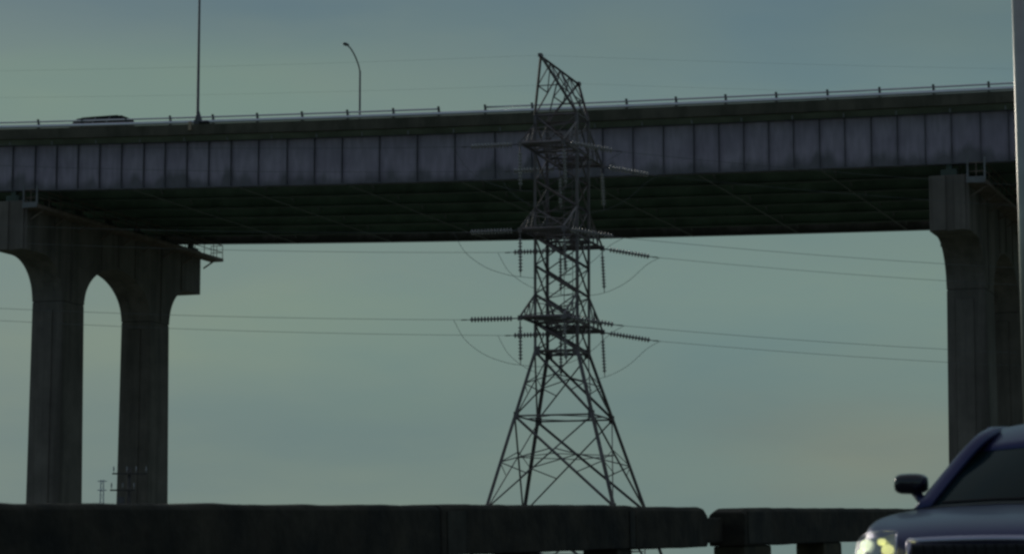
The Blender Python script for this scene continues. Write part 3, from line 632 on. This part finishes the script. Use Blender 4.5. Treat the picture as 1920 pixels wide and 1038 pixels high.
rail(-6, A(826), [(A(826) - 2.9 * k - 0.5, A(826) - 2.9 * k - 0.02) for k in range(9)], 'dark concrete railing panel filling the lower left, nearest of the four', dh=-0.012)
rail(A(826) + 0.012, A(1192), [(A(1160), A(1190)), (A(1010) - 0.2, A(1010) + 0.15), (A(826) + 0.05, A(868))], 'dark stained concrete railing panel directly below the lattice tower legs')
rail(A(1192) + 0.012, A(1328), [], 'short streaked concrete railing panel ending at the open gap', dh=-0.012, soft=True)
rail(A(1397), A(1408) + 26, [(A(1397) + 0.02, A(1450))] + [(A(1408) + 3.85 + 4.5 * k, A(1408) + 4.9 + 4.5 * k) for k in range(5)], 'dark concrete railing panel right of the gap, running behind the sedan', dh=-0.02, soft=True)
o = [q for q in COL.objects if q.name == 'concrete_railing.002'][0]
m = MB(); m.hexa([RP(a, LB - l, h) for h in (HB + 0.03, HT - 0.15) for a, l in ((A(1330), TK + 0.02), (A(1395), TK + 0.02), (A(1395), TK - 0.22), (A(1330), TK - 0.22))]); m.build('joint_filler', 'rail_concrete', o, bevel=0.02)
for o in [q for q in COL.objects if q.name.startswith('concrete_railing')]:
    for x0, x1 in ((838, 872), (1180, 1189), (1402, 1446)):
        a, b = A(x0), A(x1); me = [c for c in o.children if c.name.startswith('top_beam')][0]
        lo, hi = min((v.co + o.location).dot(E1) for v in me.data.vertices), max((v.co + o.location).dot(E1) for v in me.data.vertices)
        if lo < a and b < hi:
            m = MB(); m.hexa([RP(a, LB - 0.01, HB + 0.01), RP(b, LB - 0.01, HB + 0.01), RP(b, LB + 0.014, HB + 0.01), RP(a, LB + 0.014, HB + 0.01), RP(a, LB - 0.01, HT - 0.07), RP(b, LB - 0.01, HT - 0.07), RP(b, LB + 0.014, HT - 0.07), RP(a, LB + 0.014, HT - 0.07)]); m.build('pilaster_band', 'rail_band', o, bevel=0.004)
# galvanised pole at the right edge
pa = A(1900) + 2.0; pb = Vector(((1929 - 960) / FPX * 57, 57, RP(pa, LB, -0.5).z))
pole = empty('galvanised_pole', pb, 'tall pale galvanised metal pole cut by the right edge behind the sedan', 'pole')
m = MB(); d = Vector((-0.06, 0, 0)); m.tube([pb + Vector((0.10, 0, 0)), pb + Vector((0.06, 0, 8)), pb + Vector((-0.02, 0, 17))], [0.19, 0.165, 0.13], 28); sh = m.build('shaft', 'pole', pole, smooth=True)
m = MB(); m.box(pb + UP * 0.12, (1, 0, 0), (0, 1, 0), UP, 0.55, 0.55, 0.06); m.build('base_plate', 'pole', pole, bevel=0.01)
m = MB(); m.tube([pb + Vector((-0.02, 0, 16.8)), pb + Vector((1.0, -0.6, 17.4)), pb + Vector((2.6, -1.5, 17.7))], 0.06, 10); m.build('arm', 'pole', pole, smooth=True)

# ------------------------------------------------------------------ the sedan (local: x forward, y to its left, z up)
PSI = math.atan2(E1.x, E1.y)                                # the road's heading
CF = -E1; CL = E2; CU = E3                                  # it comes towards the camera
_yaw = R(-4.0); CF, CL = (CF * math.cos(_yaw) + CL * math.sin(_yaw)), (CL * math.cos(_yaw) - CF * math.sin(_yaw))
rm = Vector(((1683 - 960) / FPX, c_ - (519 - 917) / FPX * s_, s_ + (519 - 917) / FPX * c_)) * 17.3
MIR = Vector((0.72, -1.07, 1.045))                          # outer tip of its right hand mirror, in car space
CO = rm - CF * MIR.x - CL * MIR.y - CU * MIR.z
CO = CO - CU * ((CO.dot(E3)) + CH)                          # wheels on the road
car = empty('sedan', CO, 'dark blue sedan with glowing headlight driving towards us at the lower right corner', 'car')
def K(x, y, z): return CO + CF * x + CL * y + CU * z
ST = [  # x, half width, shoulder height, centre height, bottom
 (2.50, 0.44, 0.66, 0.70, 0.30), (2.46, 0.56, 0.73, 0.775, 0.24), (2.30, 0.76, 0.81, 0.85, 0.20), (2.06, 0.885, 0.865, 0.90, 0.19), (1.75, 0.925, 0.90, 0.935, 0.19),
 (1.35, 0.93, 0.925, 0.965, 0.19), (1.0, 0.93, 0.94, 0.985, 0.19), (0.72, 0.93, 0.95, 0.99, 0.19), (0.0, 0.93, 0.955, 0.975, 0.19), (-0.8, 0.93, 0.96, 0.98, 0.19), (-1.5, 0.925, 0.96, 0.99, 0.20),
 (-2.0, 0.91, 0.95, 1.0, 0.22), (-2.45, 0.87, 0.91, 0.98, 0.28), (-2.56, 0.74, 0.80, 0.86, 0.32)]
def sect(x, w, b, c, z0):
    h = [(0, c), (w * 0.35, c - 0.004), (w * 0.62, c - 0.016), (w * 0.80, c - 0.035), (w * 0.90, b + (c - b) * 0.25), (w * 0.965, b - 0.035), (w * 0.995, b - 0.12), (w, b * 0.62 + 0.06), (w * 0.99, z0 + 0.18), (w * 0.95, z0 + 0.03), (w * 0.85, z0)]
    return [(x, y, z) for y, z in h] + [(x, -y, z) for y, z in reversed(h[1:])] 
rings = []
for st in ST: rings.append([K(*q) for q in sect(*st)])
m = MB(); m.loft(rings, closed=True, cap=True); body = m.build('body', 'paint', car, smooth=True, subsurf=2)
# greenhouse: roof, pillars, glass
def gh(x, w, z, n=12, bow=0.05, crown=0.022):
    return [(x - bow * (2 * k / n - 1) ** 2, w * (1 - 2 * k / n), z - crown * abs(2 * k / n - 1) ** 2.0) for k in range(n + 1)]
roof = [gh(0.46, 0.66, 1.335, bow=0.14), gh(0.36, 0.665, 1.395, bow=0.12, crown=0.045), gh(0.16, 0.67, 1.47, bow=0.08, crown=0.07), gh(-0.15, 0.675, 1.53, bow=0.02, crown=0.065), gh(-0.6, 0.675, 1.555, bow=0, crown=0.07), gh(-1.0, 0.67, 1.53, bow=-0.02, crown=0.065), gh(-1.3, 0.65, 1.445, bow=-0.04, crown=0.06), gh(-1.45, 0.63, 1.39, bow=-0.06)]
m = MB(); m.loft([[K(*q) for q in r] for r in roof])
ro = m.build('roof', 'paint', car, smooth=True); sdm = ro.modifiers.new('thick', 'SOLIDIFY'); sdm.thickness = 0.04; sdm.offset = -1
m = MB(); m.loft([[K(*q) for q in r] for r in (gh(1.22, 0.84, 0.965, bow=0.24), gh(0.84, 0.76, 1.16, bow=0.19), gh(0.45, 0.655, 1.335, bow=0.145))])
m.build('windshield', 'glass', car, smooth=True)
m = MB(); m.loft([[K(*q) for q in r] for r in (gh(-2.02, 0.76, 0.99, bow=-0.1), gh(-1.72, 0.70, 1.2, bow=-0.08), gh(-1.44, 0.64, 1.39, bow=-0.06))]); m.build('rear_window', 'glass', car, smooth=True)
for sg in (-1, 1):
    for pts, wi, wo in (([(1.02, 0.875, 0.94), (0.62, 0.80, 1.17), (0.27, 0.72, 1.37), (-0.02, 0.69, 1.445)], 0.11, 0.035), ([(-0.02, 0.69, 1.445), (-0.5, 0.69, 1.46), (-1.0, 0.68, 1.445), (-1.42, 0.65, 1.38)], 0.05, 0.03),
                        ([(-1.40, 0.655, 1.385), (-1.75, 0.76, 1.17), (-2.08, 0.85, 0.95)], 0.10, 0.09), ([(-0.45, 0.89, 0.94), (-0.48, 0.80, 1.2), (-0.5, 0.69, 1.44)], 0.03, 0.05)):
        pp = spline(pts, 6); m = MB(); rg = []
        for q in pp: rg.append([K(q[0] + wo, sg * (q[1] - wi), q[2] - 0.02), K(q[0] + wo, sg * (q[1] - wi), q[2] + 0.03), K(q[0] + wo * 0.6, sg * (q[1] - wi * 0.35), q[2] + 0.035), K(q[0], sg * q[1], q[2] + 0.005), K(q[0] - wo, sg * (q[1] + 0.004), q[2] - 0.02), K(q[0] - wo, sg * (q[1] - 0.03), q[2] - 0.035)])
        m.loft(rg, closed=True, cap=True); m.build('pillar', 'paint', car, smooth=True)
    for q in ([(0.95, 0.875, 0.95), (-0.42, 0.88, 0.95), (-0.46, 0.675, 1.43), (0.06, 0.675, 1.41)], [(-0.48, 0.88, 0.95), (-1.85, 0.85, 0.96), (-1.40, 0.655, 1.39), (-0.52, 0.675, 1.43)]):
        m = MB(); m.add([K(x, sg * y, z) for x, y, z in q] + [K(x, sg * (y - 0.01), z) for x, y, z in q], [(0, 1, 2, 3), (7, 6, 5, 4), (0, 4, 5, 1), (1, 5, 6, 2), (2, 6, 7, 3), (3, 7, 4, 0)]); m.build('side_window', 'glass', car)
    # door mirror: a rounded housing on a short stalk
    hs = []
    for x, sc in ((0.80, 0.45), (0.785, 0.80), (0.73, 1.0), (0.66, 0.97), (0.63, 0.92)):
        hs.append([K(x, sg * (0.985 + 0.105 * sc * math.copysign(abs(math.cos(a)) ** 0.6, math.cos(a))), 1.108 + 0.066 * sc * math.copysign(abs(math.sin(a)) ** 0.6, math.sin(a))) for a in [2 * math.pi * j / 20 for j in range(20)]])
    m = MB(); m.loft(hs, closed=True, cap=True); mr_ = m.build('door_mirror', 'mirror_black', car, smooth=True)
    m = MB(); m.tube([K(0.70, sg * 0.965, 1.06), K(0.74, sg * 0.905, 1.005), K(0.78, sg * 0.83, 0.945)], [0.028, 0.030, 0.045], 10); m.build('stalk', 'paint', mr_, smooth=True)
    m = MB(); m.add([K(0.628, sg * (0.985 + 0.09 * math.cos(a)), 1.108 + 0.055 * math.sin(a)) for a in [2 * math.pi * j / 16 for j in range(16)]], [tuple(range(16))]); m.build('mirror_glass', 'reflector', mr_)
    # headlight: an upright rounded lens set into the fender corner, reflector and two lamps behind it
    def RF(u, v): return K(2.50 - 0.30 * u * u - 0.06 * v, sg * (0.525 + 0.35 * u), 0.61 + (0.19 - 0.085 * u) * v + 0.035 * u)
    def HL(u, v, k=0.0):   # u: 0 inboard .. 1 outboard, v 0 bottom .. 1 top
        y = 0.52 + 0.365 * u; z = 0.605 + (0.205 - 0.095 * u * u) * v + 0.035 * u; x = 2.575 - 0.40 * max(0, u) ** 2.2 - 0.085 * v - k
        return K(x, sg * y, z)
    g8 = [[HL(i / 10, j / 6) for j in range(7)] for i in range(11)]
    m = MB(); m.loft(g8)
    m.loft([[HL(i / 10, 0), HL(i / 10, 0, 0.12)] for i in range(11)]); m.loft([[HL(i / 10, 1), HL(i / 10, 1, 0.12)] for i in range(11)])
    hl = m.build('headlight', 'lens', car, smooth=True)
    m = MB(); m.loft([[RF(i / 10, j / 6) for j in range(7)] for i in range(11)]); m.build('reflector', 'reflector', hl, smooth=True)
    for u, v, rr_, mt in ((0.15, 0.48, 0.030, 'bulb2'), (0.27, 0.70, 0.020, 'bulb2'), (0.60, 0.62, 0.034, 'bulb'), (0.74, 0.40, 0.022, 'bulb')):
        m = MB(); c0 = HL(u, v, 0.03); m.tube([c0 - CF * 0.07, c0 + CF * 0.012, c0 + CF * 0.022], [rr_, rr_, rr_ * 0.5], 16); m.build('lamp', mt, hl)
    m = MB(); m.tube([HL(-0.02, j / 6, 0.0) for j in range(7)], 0.006, 8); m.tube([HL(i / 10, 1.02, 0.01) for i in range(11)], 0.005, 8); m.build('surround', 'chrome', hl, smooth=True)
    for x in (1.55, -1.45):
        m = MB(); tr = [(0.66, 0.27), (0.66, 0.33), (0.70, 0.35), (0.88, 0.35), (0.925, 0.33), (0.93, 0.22)]
        m.loft([[K(x + r * math.cos(a), sg * y, 0.335 + r * math.sin(a) * 0.957) for a in [2 * math.pi * j / 28 for j in range(28)]] for y, r in tr], closed=True, cap=True); w = m.build('wheel', 'rubber', car, smooth=False)
        m = MB(); m.tube([K(x, sg * 0.93, 0.335), K(x, sg * 0.942, 0.335)], [0.215, 0.19], 24)
        m.build('rim', 'rim', w)
# grille, bumper, cowl, wipers
m = MB()
m.box(K(2.475, 0, 0.655), CF, CL, CU, 0.06, 0.86, 0.17); gr = m.build('grille', 'black', car, bevel=0.02)
m = MB(); 
for pts in ([(2.46 - 0.05 * abs(y / 0.47) ** 2.5, y, 0.762 - 0.012 * abs(y / 0.47) ** 2) for y in [-0.47 + 0.094 * k for k in range(11)]],):
    m.tube([K(*q) for q in pts], 0.024, 10)
m.tube([K(2.50, -0.45, 0.567), K(2.52, 0, 0.565), K(2.50, 0.45, 0.567)], 0.016, 8)
for y in (-0.455, 0.455): m.tube([K(2.495, y, 0.57), K(2.46, y, 0.75)], 0.016, 8)
m.build('chrome_surround', 'chrome', gr, smooth=True)
m = MB()
for k in range(15): y = -0.42 + 0.06 * k; m.bar(K(2.512, y, 0.575), K(2.512, y, 0.735), 0.010)
m.build('grille_bars', 'black', gr)
bs = []
for y in [-0.93 + 1.86 * k / 16 for k in range(17)]:
    x = 2.60 - 0.42 * abs(y / 0.93) ** 3.2; bs.append([K(x - 0.1, y, 0.56), K(x - 0.02, y, 0.55), K(x, y, 0.51), K(x, y, 0.33), K(x - 0.05, y, 0.24), K(x - 0.15, y, 0.22)])
m = MB(); m.loft(bs, closed=True, cap=True); m.build('bumper', 'paint', car, smooth=True)
m = MB(); cw = [[(1.34 - 0.28 * (y / 0.85) ** 2, y, 0.972 - 0.03 * (y / 0.85) ** 2), (1.20 - 0.24 * (y / 0.85) ** 2, y, 0.985 - 0.03 * (y / 0.85) ** 2)] for y in [-0.84 + 0.14 * k for k in range(13)]]
m.loft([[K(*q) for q in r] for r in cw]); m.build('cowl', 'black', car)
for y in (-0.62, 0.08):
    m = MB(); m.tube([K(1.24, y, 0.98), K(1.22, y + 0.32, 0.995), K(1.16, y + 0.60, 1.0)], 0.010, 6); m.build('wiper', 'black', car)
